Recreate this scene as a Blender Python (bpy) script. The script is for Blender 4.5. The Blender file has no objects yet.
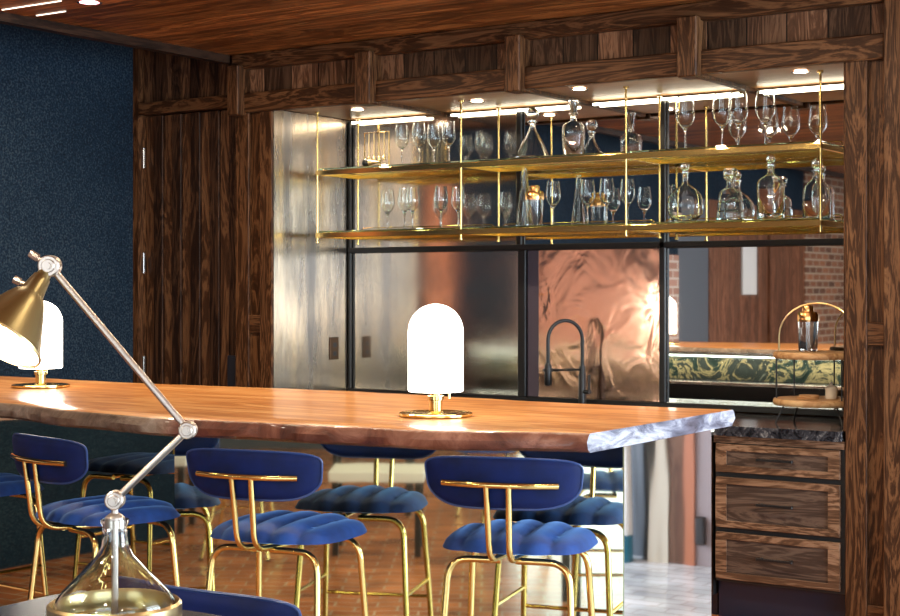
import bpy, math, random
from mathutils import Vector, Matrix, noise
R = random.Random(7)
SC = bpy.context.scene
COL = SC.collection
PI = math.pi

# ------------------------------------------------------------------ camera
cam = bpy.data.cameras.new('camera'); cam_o = bpy.data.objects.new('camera', cam); COL.objects.link(cam_o)
cam.sensor_width = 36; cam.lens = 36 * 1510 / 900
cam.shift_y = -18 / 900
cam_o.location = (0, 0, 1.5)
cam_o.rotation_euler = (math.radians(90), 0, math.radians(33.5))
cam.clip_start = 0.05; cam.clip_end = 100
SC.camera = cam_o
# ------------------------------------------------------------------ world and exposure
w = bpy.data.worlds.new('world'); SC.world = w; w.use_nodes = True
w.node_tree.nodes['Background'].inputs[0].default_value = (0.75, 0.88, 1, 1)
w.node_tree.nodes['Background'].inputs[1].default_value = 2.0
SC.view_settings.view_transform = 'Standard'
SC.view_settings.look = 'None'
SC.view_settings.gamma = 1
SC.view_settings.exposure = 0.55
cy = SC.cycles
cy.max_bounces = 14; cy.glossy_bounces = 8; cy.transmission_bounces = 14; cy.transparent_max_bounces = 16
cy.diffuse_bounces = 4
cy.sample_clamp_indirect = 6; cy.caustics_reflective = False; cy.caustics_refractive = False
cy.use_denoising = True

def area(name, loc, rot, sx, sy, power, col, shape='RECTANGLE', spread=PI):
    l = bpy.data.lights.new(name, 'AREA'); l.shape = shape; l.size = sx
    if shape in ('RECTANGLE', 'ELLIPSE'): l.size_y = sy
    l.energy = power; l.color = col; l.spread = spread
    o = bpy.data.objects.new(name, l); COL.objects.link(o); o.location = loc; o.rotation_euler = rot
    return o
def spot(name, loc, power, col, ang=1.6, blend=.6, rad=.03, rot=(0, 0, 0)):
    l = bpy.data.lights.new(name, 'SPOT'); l.energy = power; l.color = col; l.spot_size = ang; l.spot_blend = blend
    l.shadow_soft_size = rad
    o = bpy.data.objects.new(name, l); COL.objects.link(o); o.location = loc; o.rotation_euler = rot
    return o
WARM = (1, .80, .56); WARM2 = (1, .87, .70); DAY = (.72, .86, 1)
# daylight through the windows (the area lamps stand just outside the panes)
area('window_daylight', (2.35, 4.9, 1.6), (0, PI/2, 0), 2.4, 3.6, 330, DAY)
area('window_daylight', (2.35, -.5, 1.6), (0, PI/2, 0), 2.4, 3.6, 60, DAY)
area('window_daylight', (-.4, -6.2, 1.3), (PI/2, 0, 0), 3.6, 2.5, 45, (.80, .91, 1))
area('window_daylight', (-6.75, -5.4, 1.25), (0, -PI/2, 0), 2.3, .8, 12, DAY)
# added warm fill in the unseen dining room, shaped as ceiling downlights
FILL_LAMPS = []
for x in (-4.6, -2.9, -1.2, .6):
    for y in (-3.6, -1.6, .4, 2.6):
        FILL_LAMPS.append((x, y))
for x, y in FILL_LAMPS:
    area('ceiling_lamp_fill_light', (x, y, 2.80), (0, 0, 0), .16, .16, 4 if (y > 2 or x < -4 or x > 0) else 14, WARM2, 'DISK')
for x in (-5.2, -4.2, -3.1, -2.0):
    area('ceiling_lamp_fill_light', (x, 4.86, 2.80), (0, 0, 0), .12, .12, 19, WARM, 'DISK')

# ------------------------------------------------------------------ materials
def nt(name):
    m = bpy.data.materials.new(name); m.use_nodes = True
    t = m.node_tree; b = t.nodes['Principled BSDF']
    return m, t, b
def setp(b, **k):
    for a, v in k.items():
        b.inputs[a.replace('_', ' ')].default_value = v
def N(t, typ, **k):
    n = t.nodes.new(typ)
    for a, v in k.items(): setattr(n, a, v)
    return n
def L(t, a, b): t.links.new(a, b)
def M(t, op, a, b=None, c=None):
    n = N(t, 'ShaderNodeMath', operation=op)
    for i, v in enumerate((a, b, c)):
        if v is None: continue
        if isinstance(v, (int, float)): n.inputs[i].default_value = v
        else: L(t, v, n.inputs[i])
    return n.outputs[0]
def ramp(t, fac, stops):
    n = N(t, 'ShaderNodeValToRGB'); L(t, fac, n.inputs[0])
    e = n.color_ramp.elements
    while len(e) < len(stops): e.new(.5)
    for q, (p, c) in zip(e, stops):
        q.position = p; q.color = (*c, 1)
    return n.outputs[0]
def bump(t, b, h, s=.3, d=.01):
    n = N(t, 'ShaderNodeBump'); n.inputs['Strength'].default_value = s; n.inputs['Distance'].default_value = d
    L(t, h, n.inputs['Height']); L(t, n.outputs[0], b.inputs['Normal'])
def simple(name, col, rough=.5, metal=0, **k):
    m, t, b = nt(name)
    setp(b, Base_Color=(*col, 1), Roughness=rough, Metallic=metal)
    for a, v in k.items(): b.inputs[a.replace('_', ' ')].default_value = v
    return m
def mixc(t, fac, a, b, blend='MIX'):
    n = N(t, 'ShaderNodeMix', data_type='RGBA', blend_type=blend)
    if isinstance(fac, (int, float)): n.inputs[0].default_value = fac
    else: L(t, fac, n.inputs[0])
    for i, v in ((6, a), (7, b)):
        if isinstance(v, tuple): n.inputs[i].default_value = (*v, 1)
        else: L(t, v, n.inputs[i])
    return n.outputs[2]
def wood(name, c0, c1, c2, axis='Z', rough=.45, plank=0, paxis='X', var=.5, scale=1, coat=0, ring=.5, bumps=.25, spec=.18):
    m, t, b = nt(name)
    tc = N(t, 'ShaderNodeTexCoord'); mp = N(t, 'ShaderNodeMapping')
    L(t, tc.outputs['Object'], mp.inputs[0])
    s = [7 * scale] * 3; s['XYZ'.index(axis)] = .8 * scale
    mp.inputs['Scale'].default_value = s
    vec = mp.outputs[0]
    tone = None
    if plank:
        sp = N(t, 'ShaderNodeSeparateXYZ'); L(t, tc.outputs['Object'], sp.inputs[0])
        q = M(t, 'DIVIDE', sp.outputs['XYZ'.index(paxis)], plank)
        fl = M(t, 'FLOOR', q)
        wn = N(t, 'ShaderNodeTexWhiteNoise', noise_dimensions='1D'); L(t, fl, wn.inputs['W'])
        tone = wn.outputs['Value']
        cb = N(t, 'ShaderNodeCombineXYZ')
        L(t, M(t, 'MULTIPLY', tone, 37.0), cb.inputs['XYZ'.index(axis)])
        va = N(t, 'ShaderNodeVectorMath', operation='ADD'); L(t, vec, va.inputs[0]); L(t, cb.outputs[0], va.inputs[1])
        vec = va.outputs[0]
        fr = M(t, 'FRACT', q); gap = M(t, 'LESS_THAN', fr, .035)
    n1 = N(t, 'ShaderNodeTexNoise'); L(t, vec, n1.inputs[0]); setp(n1, Scale=1.0, Detail=6, Roughness=.6, Distortion=1.2)
    # cathedral rings: contour bands of a stretched noise
    rg = M(t, 'SINE', M(t, 'MULTIPLY', n1.outputs[0], 46.0))
    rg = M(t, 'MULTIPLY_ADD', rg, .5, .5)
    mp2 = N(t, 'ShaderNodeMapping'); L(t, tc.outputs['Object'], mp2.inputs[0])
    s2 = [110 * scale] * 3; s2['XYZ'.index(axis)] = 3.5 * scale; mp2.inputs['Scale'].default_value = s2
    n2 = N(t, 'ShaderNodeTexNoise'); L(t, mp2.outputs[0], n2.inputs[0]); setp(n2, Scale=1.0, Detail=3)
    f = M(t, 'ADD', M(t, 'MULTIPLY', rg, ring), M(t, 'MULTIPLY', n1.outputs[0], 1 - ring))
    f = M(t, 'ADD', M(t, 'MULTIPLY', f, .75), M(t, 'MULTIPLY', n2.outputs[0], .30))
    col = ramp(t, f, [(.12, c0), (.5, c1), (.85, c2)])
    if plank:
        k = M(t, 'MULTIPLY_ADD', tone, var, 1 - var * .5)
        g = N(t, 'ShaderNodeCombineColor')
        for i in range(3): L(t, k, g.inputs[i])
        col = mixc(t, 1.0, col, g.outputs[0], 'MULTIPLY')
        col = mixc(t, gap, col, tuple(v * .25 for v in c0))
    L(t, col, b.inputs['Base Color'])
    setp(b, Roughness=rough); b.inputs['Coat Weight'].default_value = coat; b.inputs['Coat Roughness'].default_value = .12
    b.inputs['Specular IOR Level'].default_value = spec
    bump(t, b, f, bumps, .004)
    return m

OAKC = ((.005, .002, .0008), (.050, .019, .007), (.165, .075, .031))
oak_z = wood('dark_oak_upright', *OAKC, axis='Z', rough=.45, scale=2.0)
oak_x = wood('dark_oak_rail', *OAKC, axis='X', rough=.45, scale=1.5)
oak_door = wood('dark_oak_planks', (.003, .0015, .001), (.020, .008, .004), (.075, .035, .017), axis='Z', rough=.5, scale=1.5)
oak_door2 = wood('lighter_oak_planks', (.010, .004, .002), (.062, .027, .013), (.18, .088, .042), axis='Z', rough=.5, scale=1.5)
oak_inset = wood('dark_oak_inset', (.014, .006, .003), (.080, .036, .018), (.21, .11, .06), axis='Z', rough=.5, scale=1.4, plank=.19, paxis='X', var=1.35)
drawer_oak = wood('drawer_oak', (.02, .009, .005), (.11, .056, .030), (.28, .165, .10), axis='X', rough=.5, scale=1.5)
drawer_panel = wood('drawer_panel_oak', (.015, .009, .007), (.06, .037, .027), (.12, .08, .058), axis='X', rough=.5, scale=1.5)
ceil_wood = wood('ceiling_boards', (.03, .008, .002), (.17, .055, .014), (.50, .20, .055), axis='X', rough=.38, plank=.13, paxis='Y', var=1.0, scale=.8, ring=.45)
soffit_wood = wood('soffit_boards', (.22, .105, .042), (.35, .185, .08), (.48, .28, .13), axis='X', rough=.38, scale=.5, ring=.2, bumps=.05)
slab_wood = wood('slab_wood', (.22, .060, .013), (.56, .225, .062), (.88, .50, .20), axis='X', rough=.32, scale=.55, coat=.35, ring=.35, bumps=.06)
slice_wood = wood('slice_wood', (.22, .10, .04), (.45, .25, .11), (.62, .40, .2), axis='X', rough=.5)
board_wood = wood('board_wood', (.35, .10, .04), (.55, .20, .09), (.70, .32, .16), axis='Z', rough=.3, scale=.6)
brown_wood = wood('brown_room_wood', (.05, .018, .008), (.17, .065, .03), (.30, .13, .07), axis='Z', rough=.5, plank=.11, paxis='Y')

# bark: live edge of the slab, greyer at the far left, red-brown in the middle, glossy pale at the cut end
def bark_mat():
    m, t, b = nt('slab_live_edge')
    tc = N(t, 'ShaderNodeTexCoord')
    n = N(t, 'ShaderNodeTexNoise'); L(t, tc.outputs['Object'], n.inputs[0]); setp(n, Scale=7.0, Detail=7, Roughness=.65, Distortion=.6)
    n3 = N(t, 'ShaderNodeTexNoise'); L(t, tc.outputs['Object'], n3.inputs[0]); setp(n3, Scale=2.3, Detail=2)
    red = ramp(t, n.outputs[0], [(.3, (.05, .014, .009)), (.5, (.20, .065, .035)), (.72, (.46, .21, .13))])
    pale = ramp(t, n.outputs[0], [(.3, (.05, .028, .018)), (.48, (.21, .145, .10)), (.72, (.46, .37, .29))])
    sp = N(t, 'ShaderNodeSeparateXYZ'); L(t, tc.outputs['Object'], sp.inputs[0])
    x = M(t, 'ADD', sp.outputs[0], M(t, 'MULTIPLY', n3.outputs[0], .5))
    mr = N(t, 'ShaderNodeMapRange'); L(t, x, mr.inputs[0]); mr.inputs[1].default_value = 1.02; mr.inputs[2].default_value = 1.12
    mr.inputs[3].default_value = 1; mr.inputs[4].default_value = 0
    L(t, mixc(t, mr.outputs[0], red, pale), b.inputs['Base Color'])
    setp(b, Roughness=.4); b.inputs['Coat Weight'].default_value = .3
    bump(t, b, n.outputs[0], .8, .015)
    return m
bark = bark_mat()
def end_mat():
    m, t, b = nt('slab_cut_end')
    tc = N(t, 'ShaderNodeTexCoord'); mp = N(t, 'ShaderNodeMapping'); L(t, tc.outputs['Object'], mp.inputs[0]); mp.inputs['Scale'].default_value = (1, 4, 16)
    n = N(t, 'ShaderNodeTexNoise'); L(t, mp.outputs[0], n.inputs[0]); setp(n, Scale=1.4, Detail=8, Roughness=.7, Distortion=.8)
    L(t, ramp(t, n.outputs[0], [(.34, (.035, .035, .05)), (.47, (.17, .17, .22)), (.62, (.52, .52, .56))]), b.inputs['Base Color'])
    setp(b, Roughness=.3); b.inputs['Coat Weight'].default_value = .6
    bump(t, b, n.outputs[0], .5, .01)
    return m
slab_end = end_mat()

def tile_mat(name, ca, cb_, cm_):
    m, t, b = nt(name)
    tc = N(t, 'ShaderNodeTexCoord')
    br = N(t, 'ShaderNodeTexBrick'); L(t, tc.outputs['Object'], br.inputs[0])
    br.offset = .5
    setp(br, Color1=ca, Color2=cb_, Mortar=cm_, Scale=1.0, Mortar_Size=.006, Mortar_Smooth=.2, Brick_Width=.2, Row_Height=.1)
    n = N(t, 'ShaderNodeTexNoise'); L(t, tc.outputs['Object'], n.inputs[0]); setp(n, Scale=3.0, Detail=5)
    k = ramp(t, n.outputs[0], [(.3, (.55, .55, .55)), (.7, (1.25, 1.25, 1.25))])
    L(t, mixc(t, 1.0, br.outputs['Color'], k, 'MULTIPLY'), b.inputs['Base Color'])
    setp(b, Roughness=.24)
    bump(t, b, br.outputs['Fac'], -.4, .004)
    return m
tiles = tile_mat('terracotta_tiles', (.62, .21, .07, 1), (.38, .115, .04, 1), (.50, .38, .26, 1))
glare_tiles = tile_mat('glare_tiles', (.80, .82, .84, 1), (.66, .70, .74, 1), (.50, .47, .45, 1))  # tile colour whitened to carry the window daylight
def blue_mat():
    m, t, b = nt('blue_grasscloth')
    tc = N(t, 'ShaderNodeTexCoord')
    n = N(t, 'ShaderNodeTexNoise'); L(t, tc.outputs['Object'], n.inputs[0]); setp(n, Scale=90.0, Detail=3)
    n2 = N(t, 'ShaderNodeTexNoise'); L(t, tc.outputs['Object'], n2.inputs[0]); setp(n2, Scale=1.2, Detail=3)
    f = M(t, 'ADD', M(t, 'MULTIPLY', n.outputs[0], .8), M(t, 'MULTIPLY', n2.outputs[0], .3))
    L(t, ramp(t, f, [(.38, (.0015, .005, .011)), (.55, (.0045, .015, .030)), (.72, (.030, .048, .064))]), b.inputs['Base Color'])
    setp(b, Roughness=.85); b.inputs['Specular IOR Level'].default_value = .2; bump(t, b, n.outputs[0], .4, .003)
    return m
blue = blue_mat()
def brick_mat(name='old_brick', ca=(.34, .13, .06, 1), cb_=(.10, .04, .022, 1), cm_=(.42, .33, .24, 1)):
    m, t, b = nt(name)
    tc = N(t, 'ShaderNodeTexCoord'); mp = N(t, 'ShaderNodeMapping'); L(t, tc.outputs['Object'], mp.inputs[0]); mp.inputs['Rotation'].default_value = (PI/2, 0, PI/2)
    sp = N(t, 'ShaderNodeSeparateXYZ'); L(t, tc.outputs['Object'], sp.inputs[0]); cb = N(t, 'ShaderNodeCombineXYZ')
    L(t, sp.outputs[1], cb.inputs[0]); L(t, sp.outputs[2], cb.inputs[1])
    br = N(t, 'ShaderNodeTexBrick'); L(t, cb.outputs[0], br.inputs[0])
    setp(br, Color1=ca, Color2=cb_, Mortar=cm_, Scale=1.0, Mortar_Size=.012, Brick_Width=.22, Row_Height=.085)
    L(t, br.outputs['Color'], b.inputs['Base Color']); setp(b, Roughness=.85)
    bump(t, b, br.outputs['Fac'], -.6, .01)
    return m
brick = brick_mat()
pink_brick = brick_mat('pale_brick', (.60, .34, .26, 1), (.42, .22, .16, 1), (.66, .55, .46, 1))
def granite_mat():
    m, t, b = nt('dark_granite')
    tc = N(t, 'ShaderNodeTexCoord')
    n = N(t, 'ShaderNodeTexNoise'); L(t, tc.outputs['Object'], n.inputs[0]); setp(n, Scale=16.0, Detail=9, Roughness=.75, Distortion=1.5)
    L(t, ramp(t, n.outputs[0], [(.42, (.008, .008, .010)), (.55, (.035, .035, .042)), (.68, (.30, .29, .28))]), b.inputs['Base Color'])
    setp(b, Roughness=.12)
    return m
granite = granite_mat()
def marble_mat():
    m, t, b = nt('gold_veined_marble')
    tc = N(t, 'ShaderNodeTexCoord')
    n = N(t, 'ShaderNodeTexNoise'); L(t, tc.outputs['Object'], n.inputs[0]); setp(n, Scale=3.5, Detail=8, Roughness=.65, Distortion=2.5)
    L(t, ramp(t, n.outputs[0], [(.3, (.006, .010, .009)), (.46, (.03, .045, .035)), (.51, (.40, .30, .14)), (.55, (.03, .035, .03)), (.66, (.05, .055, .045)), (.75, (.40, .38, .28))]), b.inputs['Base Color'])
    setp(b, Roughness=.2)
    return m
marble = marble_mat()
def mirror_mat(name, col, rough, wav=0, wscale=3, stretch=(1, 1, 1), bs=.2, patina=None, rrange=None):
    m, t, b = nt(name)
    setp(b, Base_Color=(*col, 1), Roughness=rough, Metallic=1)
    tc = N(t, 'ShaderNodeTexCoord'); mp = N(t, 'ShaderNodeMapping'); L(t, tc.outputs['Object'], mp.inputs[0]); mp.inputs['Scale'].default_value = stretch
    if wav:
        n = N(t, 'ShaderNodeTexNoise'); L(t, mp.outputs[0], n.inputs[0]); setp(n, Scale=wscale, Detail=2, Distortion=wav)
        bump(t, b, n.outputs[0], bs, .02)
    if patina:
        n = N(t, 'ShaderNodeTexNoise'); L(t, mp.outputs[0], n.inputs[0]); setp(n, Scale=2.2, Detail=6, Roughness=.6)
        L(t, ramp(t, n.outputs[0], [(.35, patina), (.65, col)]), b.inputs['Base Color'])
        if rrange:
            mr = N(t, 'ShaderNodeMapRange'); L(t, n.outputs[0], mr.inputs[0]); mr.inputs[1].default_value = .3; mr.inputs[2].default_value = .7
            mr.inputs[3].default_value, mr.inputs[4].default_value = rrange
            L(t, mr.outputs[0], b.inputs['Roughness'])
    return m
mir = mirror_mat('clear_mirror', (.86, .86, .84), .02)
mir_hazy = mirror_mat('hazy_antique_mirror', (.80, .74, .65), .10, patina=(.56, .53, .49), rrange=(.16, .07))
mir_bar = mirror_mat('bar_steel_mirror', (.68, .72, .55), .03, wav=.4, wscale=1.6, stretch=(1, 1, .35), bs=.10)
mir_end = mirror_mat('bar_end_steel', (.92, .91, .90), .035, wav=.3, wscale=2.2, stretch=(1, 1.2, .3), bs=.07)
steel_wall = mirror_mat('patina_steel', (.64, .53, .40), .25, wav=1, wscale=5, stretch=(1, 3, .5), bs=.08, patina=(.27, .25, .24), rrange=(.32, .17))
copper = mirror_mat('rippled_copper', (.95, .60, .45), .16, wav=1.0, wscale=5, stretch=(1, 1, .8), bs=.30)
plum = simple('plum_panel', (.07, .055, .075), .35)
brass = simple('polished_brass', (.83, .60, .22), .16, 1)
brass_soft = simple('satin_brass', (.72, .55, .28), .28, 1)
brass_aged = simple('aged_brass_shade', (.33, .25, .11), .36, 1)
chrome = simple('satin_nickel', (.52, .45, .39), .36, 1)
enamel = simple('white_enamel', (.85, .83, .78), .4)
steel = simple('brushed_steel', (.62, .62, .62), .25, 1)
black = simple('black_metal', (.008, .008, .009), .35)
blackm = simple('matt_black', (.01, .01, .011), .5)
bronze = simple('dark_bronze', (.10, .055, .03), .35, .8)
white_paint = simple('white_paint', (.78, .78, .76), .5)
cream = simple('cream_cloth', (.62, .56, .46), .8)
teal = simple('teal_paint', (.01, .14, .22), .4)
orange = simple('orange_brown_panel', (.38, .12, .05), .45)
mauve = simple('mauve_plaster', (.26, .20, .20), .6)
pewter = simple('grey_panel', (.09, .10, .12), .45)
dark_plastic = simple('dark_plastic', (.015, .015, .02), .3)
navy = simple('navy_lacquer', (.006, .012, .028), .22)
rubber = simple('black_rubber', (.01, .01, .01), .7)
def velvet(name, c, c2, sh=.6):
    m, t, b = nt(name)
    tc = N(t, 'ShaderNodeTexCoord'); n = N(t, 'ShaderNodeTexNoise'); L(t, tc.outputs['Object'], n.inputs[0]); setp(n, Scale=14.0, Detail=4)
    L(t, ramp(t, n.outputs[0], [(.35, c), (.7, c2)]), b.inputs['Base Color'])
    setp(b, Roughness=.7); b.inputs['Sheen Weight'].default_value = sh; b.inputs['Sheen Roughness'].default_value = .35
    b.inputs['Sheen Tint'].default_value = (.25, .5, 1, 1)
    n2 = N(t, 'ShaderNodeTexNoise'); L(t, tc.outputs['Object'], n2.inputs[0]); setp(n2, Scale=220.0, Detail=2)
    bump(t, b, n2.outputs[0], .15, .002)
    return m
blue_velvet = velvet('blue_velvet', (.0015, .022, .125), (.004, .052, .25))
blue_back = velvet('navy_upholstery', (.0004, .006, .045), (.0006, .010, .085), .03)
blue_back.node_tree.nodes['Principled BSDF'].inputs['Specular IOR Level'].default_value = .25
piping_m = simple('navy_piping', (.02, .05, .17), .35)
glass = simple('clear_glass', (.97, 1, .99), .0, 0, Transmission_Weight=1.0, IOR=1.47)
green_glass = simple('green_shelf_glass', (.55, .85, .72), .02, 0, Transmission_Weight=1.0, IOR=1.45)
win_glass = simple('window_glass', (1, 1, 1), 0, 0, Transmission_Weight=1.0, IOR=1.05)
amber = simple('copper_cap', (.92, .52, .20), .18, 1)
def emit(name, col, s):
    m, t, b = nt(name); setp(b, Base_Color=(*col, 1)); b.inputs['Emission Color'].default_value = (*col, 1); b.inputs['Emission Strength'].default_value = s
    return m
lamp_glow = emit('opal_lamp_glass', (1, .93, .82), 7)
led = emit('led_strip_glow', (1, .88, .66), 8)
led_cool = emit('led_strip_under_bar', (.9, 1, .88), 6)
down_e = emit('downlight_glow', (1, .85, .65), 14)
bulb_e = emit('bulb_glow', (1, .88, .70), 30)
line_e = emit('line_glow', (1, .88, .72), 2.2)
red_e = emit('rosy_downlight_glow', (1, .35, .38), 10)

# ------------------------------------------------------------------ mesh helpers
class MB:
    def __init__(s): s.v = []; s.f = []; s.m = []; s.sm = []
    def add(s, vs, fs, mat=0, smooth=False):
        o = len(s.v); s.v += [tuple(v) for v in vs]
        for f in fs: s.f.append(tuple(i + o for i in f)); s.m.append(mat); s.sm.append(smooth)
        return s
    def box(s, x0, x1, y0, y1, z0, z1, mat=0, b=0.0):
        if x1 < x0: x0, x1 = x1, x0
        if y1 < y0: y0, y1 = y1, y0
        if z1 < z0: z0, z1 = z1, z0
        if b <= 0:
            vs = [(x, y, z) for z in (z0, z1) for y in (y0, y1) for x in (x0, x1)]
            return s.add(vs, [(0, 2, 3, 1), (4, 5, 7, 6), (0, 1, 5, 4), (2, 6, 7, 3), (0, 4, 6, 2), (1, 3, 7, 5)], mat)
        b = min(b, (x1 - x0) * .45, (y1 - y0) * .45, (z1 - z0) * .45)
        vs = []; idx = {}
        X = (x0, x1); Y = (y0, y1); Z = (z0, z1)
        sg = (1, -1)
        for i in (0, 1):
            for j in (0, 1):
                for k in (0, 1):
                    for a in range(3):
                        p = [X[i], Y[j], Z[k]]
                        for q, e in enumerate((i, j, k)):
                            if q != a: p[q] += sg[e] * b
                        idx[(i, j, k, a)] = len(vs); vs.append(p)
        F = []
        for a in range(3):
            for e in (0, 1):
                def key(u, v):
                    r = [0, 0, 0]; r[a] = e; r[(a + 1) % 3] = u; r[(a + 2) % 3] = v
                    return tuple(r)
                q = [key(0, 0), key(1, 0), key(1, 1), key(0, 1)]
                if e == 0: q = q[::-1]
                F.append([idx[(*k, a)] for k in q])
        for a in range(3):   # edge chamfers along axis a
            b1, c1 = (a + 1) % 3, (a + 2) % 3
            for u in (0, 1):
                for v in (0, 1):
                    def kk(e):
                        r = [0, 0, 0]; r[a] = e; r[b1] = u; r[c1] = v; return tuple(r)
                    q = [idx[(*kk(0), b1)], idx[(*kk(1), b1)], idx[(*kk(1), c1)], idx[(*kk(0), c1)]]
                    if (u + v) % 2: q = q[::-1]
                    F.append(q)
        for i in (0, 1):
            for j in (0, 1):
                for k in (0, 1):
                    q = [idx[(i, j, k, 0)], idx[(i, j, k, 1)], idx[(i, j, k, 2)]]
                    if (i + j + k) % 2 == 0: q = q[::-1]
                    F.append(q)
        return s.add(vs, F, mat)
    def tube(s, pts, r, n=10, mat=0, fillet=0, closed=False):
        P = [Vector(p) for p in pts]
        if fillet > 0:
            Q = []
            m_ = len(P)
            for i in range(m_):
                if not closed and i in (0, m_ - 1): Q.append(P[i]); continue
                a, c, e = P[i - 1], P[i], P[(i + 1) % m_]
                d1 = (a - c); d2 = (e - c)
                f1 = min(fillet, d1.length * .49); f2 = min(fillet, d2.length * .49)
                p1 = c + d1.normalized() * f1; p2 = c + d2.normalized() * f2
                for k in range(7):
                    u = k / 6; Q.append(p1 * (1 - u) ** 2 + c * 2 * u * (1 - u) + p2 * u * u)
            P = Q
        m_ = len(P); rings = []
        T0 = (P[1] - P[0]).normalized()
        up = Vector((0, 0, 1)) if abs(T0.z) < .9 else Vector((1, 0, 0))
        nrm = T0.cross(up).normalized()
        for i in range(m_):
            if closed: T = (P[(i + 1) % m_] - P[i - 1]).normalized()
            elif i == 0: T = (P[1] - P[0]).normalized()
            elif i == m_ - 1: T = (P[-1] - P[-2]).normalized()
            else: T = ((P[i + 1] - P[i]).normalized() + (P[i] - P[i - 1]).normalized()).normalized()
            nrm = (nrm - T * nrm.dot(T)).normalized(); bn = T.cross(nrm)
            rr = r[i] if isinstance(r, (list, tuple)) else r
            rings.append([P[i] + nrm * math.cos(2 * PI * k / n) * rr + bn * math.sin(2 * PI * k / n) * rr for k in range(n)])
        vs = [v for q in rings for v in q]; F = []
        for i in range(m_ if closed else m_ - 1):
            j = (i + 1) % m_
            for k in range(n):
                F.append((i * n + k, i * n + (k + 1) % n, j * n + (k + 1) % n, j * n + k))
        if not closed:
            F.append(tuple(range(n))[::-1]); F.append(tuple((m_ - 1) * n + k for k in range(n)))
        return s.add(vs, F, mat, True)
    def lathe(s, prof, c=(0, 0, 0), n=28, mat=0, axis=None, sx=1, sy=1, smooth=True):
        """prof: (radius, height) from bottom to top; a radius of 0 closes"""
        rot = Matrix.Identity(3)
        if axis is not None: rot = Vector((0, 0, 1)).rotation_difference(Vector(axis).normalized()).to_matrix()
        C = Vector(c); vs = []; ids = []
        for r, z in prof:
            if r < 1e-6:
                ids.append([len(vs)]); vs.append(C + rot @ Vector((0, 0, z)))
            else:
                q = []
                for k in range(n):
                    q.append(len(vs)); a = 2 * PI * k / n
                    vs.append(C + rot @ Vector((r * math.cos(a) * sx, r * math.sin(a) * sy, z)))
                ids.append(q)
        F = []
        for a, b in zip(ids, ids[1:]):
            for k in range(n):
                k2 = (k + 1) % n
                if len(a) == 1 and len(b) == 1: continue
                if len(a) == 1: F.append((a[0], b[k2], b[k]))
                elif len(b) == 1: F.append((a[k], a[k2], b[0]))
                else: F.append((a[k], a[k2], b[k2], b[k]))
        if len(ids[0]) > 1 and prof[0] != prof[-1]: F.append(tuple(ids[0][::-1]))
        if len(ids[-1]) > 1 and prof[0] != prof[-1]: F.append(tuple(ids[-1]))
        return s.add(vs, F, mat, smooth)
    def cyl(s, c, r, h, n=24, mat=0, axis=None, b=.0):
        if b: p = [(0, 0), (r - b, 0), (r, b), (r, h - b), (r - b, h), (0, h)]
        else: p = [(0, 0), (r, 0), (r, h), (0, h)]
        return s.lathe(p, c, n, mat, axis)
    def build(s, name, mats, parent=None, recenter=None):
        if not isinstance(mats, (list, tuple)): mats = [mats]
        me = bpy.data.meshes.new(name)
        vs = s.v; off = Vector((0, 0, 0))
        if recenter is None: recenter = parent is None
        if recenter:
            xs = [v[0] for v in vs]; ys = [v[1] for v in vs]; zs = [v[2] for v in vs]
            off = Vector(((min(xs) + max(xs)) / 2, (min(ys) + max(ys)) / 2, min(zs)))
            vs = [(v[0] - off.x, v[1] - off.y, v[2] - off.z) for v in vs]
        me.from_pydata(vs, [], s.f)
        for m in mats: me.materials.append(m)
        me.polygons.foreach_set('material_index', s.m)
        me.polygons.foreach_set('use_smooth', s.sm)
        me.update()
        if any(s.sm):
            try: me.set_sharp_from_angle(angle=math.radians(42))
            except Exception: pass
        o = bpy.data.objects.new(name, me); COL.objects.link(o)
        o.location = off
        if parent: o.parent = parent
        return o
def tag(o, label=None, cat=None, group=None, kind=None):
    if label: o['label'] = label
    if cat: o['category'] = cat
    if group: o['group'] = group
    if kind: o['kind'] = kind
    return o
def thing(name, label, cat, loc=(0, 0, 0), rz=0, group=None):
    o = bpy.data.objects.new(name, None); COL.objects.link(o); o.empty_display_size = .1
    o.location = loc; o.rotation_euler = (0, 0, rz)
    return tag(o, label, cat, group)
def dup(root, loc, rz=0, label=None):
    r = root.copy(); COL.objects.link(r); r.location = loc; r.rotation_euler = (0, 0, rz)
    if label: r['label'] = label
    for ch in root.children:
        c = ch.copy(); COL.objects.link(c); c.parent = r
        for g in ch.children:
            d = g.copy(); COL.objects.link(d); d.parent = c
    return r
def struct(name, mb, mat, parent=None, label=None):
    o = mb.build(name, mat, parent, recenter=False)
    o['kind'] = 'structure'
    if label: o['label'] = label
    return o

# ================================================================== SETTING
struct('floor', MB().box(-6.6, -1.9, -6.1, 8.0, -.1, 0), tiles, label='terracotta tile floor')
struct('floor_glare', MB().box(-1.9, 2.3, -6.1, 8.0, -.1, 0), glare_tiles, label='tile floor by the windows with daylight glare in its pale colour')  # daylight glare on the floor is put into this pale tile colour
struct('wall_left', MB().box(-6.62, -6.48, 3.3, 7.7, 0, 3.2).box(-6.62, -6.48, .30, 3.3, 0, .8).box(-6.62, -6.48, .30, 3.3, 1.85, 3.2).box(-6.62, -6.48, -3.25, .30, 2.45, 3.2), blue, label='dark blue textured wall at left')
struct('wall_left_brick', MB().box(-6.62, -6.46, -5.0, -3.25, 0, 3.2), brick, label='old brick wall')
struct('wall_left_brick', MB().box(-6.62, -6.47, .3, 3.3, .8, 1.85), pink_brick, label='pale old brick wall seen in the copper panel')
struct('wall_left_end', MB().box(-6.62, -6.48, -5.8, -5.0, 2.4, 3.2).box(-6.62, -6.48, -6.1, -5.8, 0, 3.2), pewter)
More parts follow.
